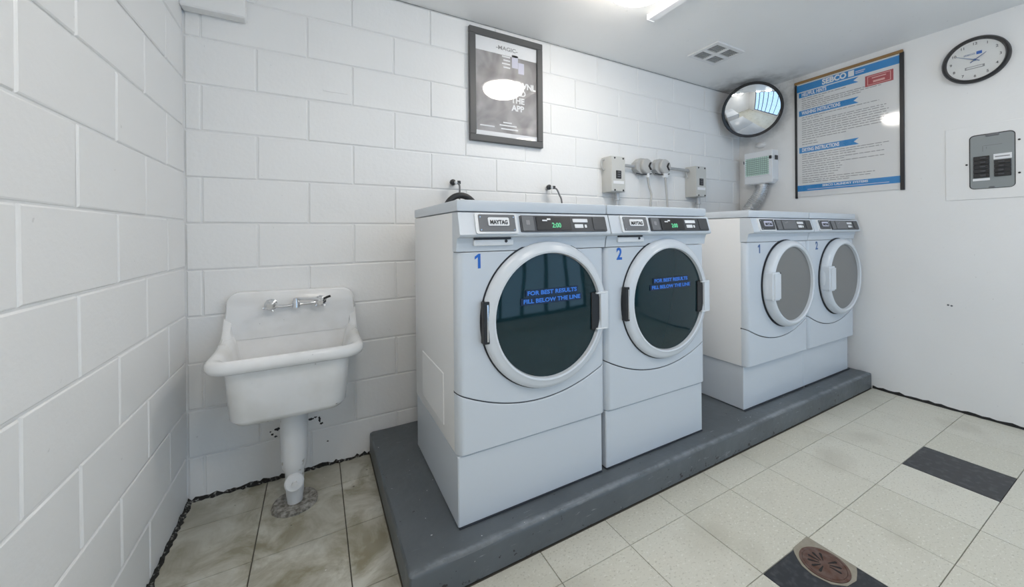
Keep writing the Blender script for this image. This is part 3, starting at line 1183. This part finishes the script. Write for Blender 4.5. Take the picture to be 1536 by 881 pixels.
def prt(name, a, b, c, d, material, y=-.0072):
    return link(name, nbox((-pw2 + a * 2 * pw2, y, ph * (1 - d)), (-pw2 + b * 2 * pw2, -.0055, ph * (1 - c))), material, sh)


def ribbon(c, d, words, wd):
    z1_, z0_ = ph * (1 - c), ph * (1 - d)
    xa, xb = -pw2 + .018, -pw2 + .64 * 2 * pw2
    link('ribbon', prism(bmesh.new(), [(xa, z0_), (xb, z0_), (xb - .030, (z0_ + z1_) / 2), (xb, z1_), (xa, z1_)], 'y', -.0072, -.0055), 'posterblue', sh)
    text('ribbon_lettering', words, .040, 'whiteprint', sh, (xa + .02, -.0078, (z0_ + z1_) / 2), align='LEFT', width=wd, bold=.0012)


prt('header_band', 0.005, .995, .012, .072, 'posterblue')
text('header_lettering', 'SEBCO', .058, 'whiteprint', sh, (-.06, -.0078, ph * (1 - .042)), width=.155, bold=.0026)
prt('header_logo', .545, .60, .018, .064, 'whiteprint', -.0078)
prt('header_print', .612, .70, .034, .042, 'paleprint', -.0078)
prt('header_print', .612, .69, .048, .055, 'paleprint', -.0078)
ribbon(.082, .124, 'HELPFUL HINTS', .17)
ribbon(.240, .288, 'WASHING INSTRUCTIONS', .26)
ribbon(.565, .615, 'DRYING INSTRUCTIONS', .25)
prt('footer_band', 0.005, .995, .900, .952, 'posterblue')
text('footer_lettering', 'SEBCO LAUNDRY SYSTEMS', .022, 'whiteprint', sh, (0, -.0078, ph * (1 - .916)), width=.28, bold=.0006)
prt('footer_print', .12, .90, .936, .941, 'paleprint', -.0078)
st_ = prt('red_stamp', .70, .94, .098, .182, 'stamp')
for a, b, c, d in ((.72, .92, .106, .110), (.72, .92, .170, .174), (.72, .726, .110, .170), (.914, .92, .110, .170), (.76, .88, .120, .128), (.77, .87, .145, .160)):
    prt('stamp_print', a, b, c, d, 'stamplt', -.0078)
lines = bmesh.new()
rnd = random.Random(11)


def tl(f, a, b):
    x = a
    while x < b:
        x2 = min(x + rnd.uniform(.02, .07), b)
        box(lines, (-pw2 + x * 2 * pw2, -.0068, ph * (1 - f) - .0024), (-pw2 + x2 * 2 * pw2, -.0055, ph * (1 - f) + .0024))
        x = x2 + rnd.uniform(.006, .012)


for f, e in ((.138, .52), (.156, .30), (.176, .86), (.192, .84), (.208, .66), (.224, .35), (.304, .82), (.322, .28), (.346, .88), (.362, .86), (.382, .90), (.400, .88), (.420, .90), (.438, .86), (.456, .88), (.476, .84),
             (.496, .52), (.520, .22), (.540, .24), (.632, .90), (.650, .84), (.668, .62), (.690, .86), (.706, .50), (.726, .86), (.744, .46), (.764, .48), (.782, .46), (.802, .44), (.822, .40), (.842, .78), (.860, .74), (.876, .55)):
    tl(f, .06, e)
ln = link('print_lines', lines, 'print', sh)
bm = bmesh.new()
cs = [[], []]
for k in range(25):
    x = -pw2 + .006 + (2 * pw2 - .014) * k / 24
    bow = -.0095 - .0125 * (1 - (x / pw2) ** 2)
    for q, dy in ((0, 0), (1, .0008)):
        cs[q].append([bm.verts.new((x, bow + dy, zz)) for zz in (0, ph * .5, ph)])
for q in (0, 1):
    for a, b in zip(cs[q], cs[q][1:]):
        for k in range(2):
            bm.faces.new((a[k], b[k], b[k + 1], a[k + 1]))
link('clear_sheet', bm, 'sheet', ip, None, 1.0)

# ------------------------------------------------------------------ wall clock
ck = empty('wall_clock', (W, -1.450, 2.178), (0, 0, -PI / 2))
tag(ck, 'round wall clock with black rim and white dial on the plaster wall', 'clock')
RC = .137
link('rim', lathe(bmesh.new(), [(RC - .02, -.001), (RC, -.001), (RC, -.022), (RC - .006, -.032), (RC - .014, -.030), (RC - .018, -.018), (RC - .022, -.014)], 64, 'y', caps=False), 'black', ck, None, .8)
dial = link('dial', lathe(bmesh.new(), [(RC - .016, -.002), (RC - .016, -.015)], 64, 'y'), 'clockface', ck)
for k in range(1, 13):
    a = PI / 2 - k * PI / 6
    text('numeral', str(k), .021, 'darkgrey', dial, (.098 * math.cos(a), -.0156, .098 * math.sin(a)), bold=.0003)


def hand(name, ang, ln_, w_, y):
    d, n_ = Vector((math.cos(ang), math.sin(ang))), Vector((-math.sin(ang), math.cos(ang)))
    p = [-d * .022 + n_ * w_, d * ln_ + n_ * w_ * .4, d * ln_ - n_ * w_ * .4, -d * .022 - n_ * w_]
    link(name, prism(bmesh.new(), [(q.x, q.y) for q in p], 'y', y, y + .001), 'navy', dial)


hand('hour_hand', PI / 2 - 1.83 * PI / 6, .055, .0028, -.019)
hand('minute_hand', PI / 2 - 50 * PI / 30, .088, .0022, -.021)
link('hand_pivot', lathe(bmesh.new(), [(.006, -.015), (.006, -.023)], 12, 'y'), 'navy', dial)
link('logo_square', nbox((.006, -.0162, .030), (.028, -.0148, .048)), 'blue', dial)
text('dial_lettering', 'SEBCO', .014, 'navy', dial, (-.022, -.0156, .038), width=.045)
link('name_strip', nbox((-.040, -.0162, -.052), (.038, -.0148, -.036)), 'print', dial)
link('strip_window', nbox((-.034, -.0168, -.048), (.030, -.0158, -.040)), 'paper', dial)
link('clock_glass', lathe(bmesh.new(), [(RC - .0165, -.025), (RC - .0165, -.0265)], 64, 'y'), 'glass', ck)

# ------------------------------------------------------------------ breaker panel
bp = empty('breaker_panel', (W, -1.510, 1.330), (0, 0, -PI / 2))
tag(bp, 'flush electrical breaker panel with grey inner plate and black breakers under the clock', 'breaker panel')
link('cover', nbox((-.187, -.004, 0), (.187, -.0005, .450), .002), 'plaster', bp)
ga, gb, gc, gd = -.082, .084, .064, .384
link('opening_edge', prism(bmesh.new(), rrect(ga - .005, gb + .003, gc - .003, gd + .006, .022, 5), 'y', -.006, -.003), 'black', bp)
gp_ = link('inner_plate', prism(bmesh.new(), rrect(ga, gb, gc, gd, .018, 5), 'y', -.009, -.003), 'panelgrey', bp)
for cxx, zt, zb, strip in ((-.038, .258, .128, 'low'), (.042, .226, .128, 'high')):
    n_ = 5 if strip == 'low' else 4
    hgt = (zt - zb) / n_
    for k in range(n_):
        za = zb + k * hgt
        br = link('breaker', nbox((cxx - .031, -.016, za + .001), (cxx + .031, -.008, za + hgt - .001), .001), 'black', bp)
        link('toggle', nbox((cxx + (-.004 if strip == 'low' else -.016), -.022, za + hgt * .3), (cxx + (.018 if strip == 'low' else .006), -.015, za + hgt * .7), .001), 'darkgrey', br)
link('label_strip', nbox((-.072, -.012, .110), (-.006, -.008, .124)), 'whiteprint', bp)
link('label_strip', nbox((.008, -.012, .230), (.075, -.008, .262)), 'whiteprint', bp)
link('label_print', nbox((.014, -.013, .243), (.068, -.0115, .249)), 'print', bp)
link('latch', nbox((-.022, -.013, gd - .012), (.030, -.006, gd + .004), .003), 'midgrey', bp)
link('latch', nbox((-.010, -.013, gc - .002), (.012, -.006, gc + .010), .003), 'midgrey', bp)
em = bmesh.new()
for a, b in (((-.030, -.0095, .318), (.040, -.0085, .320)), ((-.034, -.0095, .285), (-.032, -.0085, .318)), ((-.020, -.0095, .300), (-.018, -.0085, .312))):
    box(em, a, b)
link('embossed_mark', em, 'midgrey', bp)
for sx, sz in ((-.098, .215), (.100, .33), (.100, .14)):
    link('cover_screw', lathe(bmesh.new(), [(.0055, -.003), (.005, -.007)], 10, 'y', (sx, 0, sz)), 'black', bp)

# ------------------------------------------------------------------ ceiling: lamp, batten, vent
def ceiling_lamp(x, y, label):
    lp = empty('ceiling_lamp', (x, y, H))
    tag(lp, label, 'ceiling lamp')
    link('lamp_pan', lathe(bmesh.new(), [(.195, -.0005), (.198, -.022), (.190, -.036), (.165, -.040)], 56, 'z'), 'pan', lp, None, .6)
    link('diffuser', lathe(bmesh.new(), [(.172, -.041), (.174, -.052), (.160, -.076), (.130, -.096), (.09, -.110), (.045, -.118), (.006, -.120)], 56, 'z'), 'diff', lp, None, .9)
    link('finial', lathe(bmesh.new(), [(.009, -.118), (.009, -.126), (.004, -.132)], 12, 'z'), 'chrome', lp, None, .6)


ceiling_lamp(1.905, -.79, 'round flush ceiling lamp with a glowing white bowl over the washers')
ceiling_lamp(2.95, -2.35, 'added unseen fill lamp, round flush with a glowing white bowl, past the floor drain')  # out-of-view lamp added to even out the room light
ceiling_lamp(1.75, -2.95, 'added unseen fill lamp, round flush with a glowing white bowl, right beside the window')  # another unseen lamp, added as fill from behind the camera
ceiling_lamp(.62, -1.95, 'added unseen fill lamp, round flush with a glowing white bowl, beside the left block wall')  # unseen lamp added to brighten the left wall and washer side
bt = empty('surface_raceway', (2.23, -.545, H))
tag(bt, 'narrow white surface raceway running along the ceiling beside the lamp', 'raceway')
link('channel', nbox((-.026, -1.3, -.034), (.026, -.004, -.0005), .004), 'whiteprint', bt)
link('end_cap', nbox((-.029, -.010, -.037), (.029, .0, -.0005), .003), 'whiteprint', bt)

vt = empty('ceiling_vent', (3.012, -.438, H))
tag(vt, 'square white ceiling vent of four grey grilles near the corner mirror', 'vent')
vx, vy = .152, .118
bm = bmesh.new()
for a, b in (((-vx, -vy, -.012), (vx, -vy + .024, -.0005)), ((-vx, vy - .024, -.012), (vx, vy, -.0005)),
             ((-vx, -vy + .024, -.012), (-vx + .028, vy - .024, -.0005)), ((vx - .028, -vy + .024, -.012), (vx, vy - .024, -.0005)),
             ((-.014, -vy + .024, -.012), (.014, vy - .024, -.0005)), ((-vx + .028, -.012, -.012), (-.014, .012, -.0005)), ((.014, -.012, -.012), (vx - .028, .012, -.0005))):
    box(bm, a, b)
link('vent_frame', bm, 'pan', vt)
for sx in (-1, 1):
    for sy in (-1, 1):
        a0, a1 = sorted((sx * .014, sx * (vx - .028)))
        b0, b1 = sorted((sy * .012, sy * (vy - .024)))
        g = link('grille', nbox((a0, b0, -.004), (a1, b1, -.0008)), 'ventdark', vt)
        for k in range(6):
            y = b0 + (b1 - b0) * (k + .5) / 6
            link('louver', nbox((a0, y - .0022, -.0085), (a1, y + .0022, -.003)), 'boxgreyside', g)

# ------------------------------------------------------------------ floor drain in the dark tile
dr = empty('floor_drain', (2.012, -1.482, 0))
tag(dr, 'rusty round floor drain set in a broken corner of a charcoal tile', 'drain')
pts = [(.083, .090), (-.020, .088), (-.040, .072), (-.056, .055), (-.072, .035), (-.080, .0), (-.066, -.045), (-.03, -.074), (.02, -.080), (.06, -.068), (.083, -.058)]
link('mortar_patch', prism(bmesh.new(), pts, 'z', .0006, .0016), 'patch', dr)
link('drain_rim', lathe(bmesh.new(), [(.070, .0015), (.070, .004), (.062, .0045), (.060, .002)], 48, 'z'), 'rust', dr, None, .6)
gt = link('drain_grate', lathe(bmesh.new(), [(.060, .0012), (.060, .0036), (.004, .0040)], 48, 'z'), 'rust', dr)
for k in range(12):
    a = 2 * PI * k / 12 + .13
    d, n_ = Vector((math.cos(a), math.sin(a))), Vector((-math.sin(a), math.cos(a)))
    q = [d * .014 + n_ * .0012, d * .014 - n_ * .0012, d * .044 - n_ * .0042, d * .048, d * .044 + n_ * .0042]
    if k not in (0, 7, 8):
        link('drain_slot', prism(bmesh.new(), [(p.x, p.y) for p in q], 'z', .0030, .0044), 'blackgap', gt)
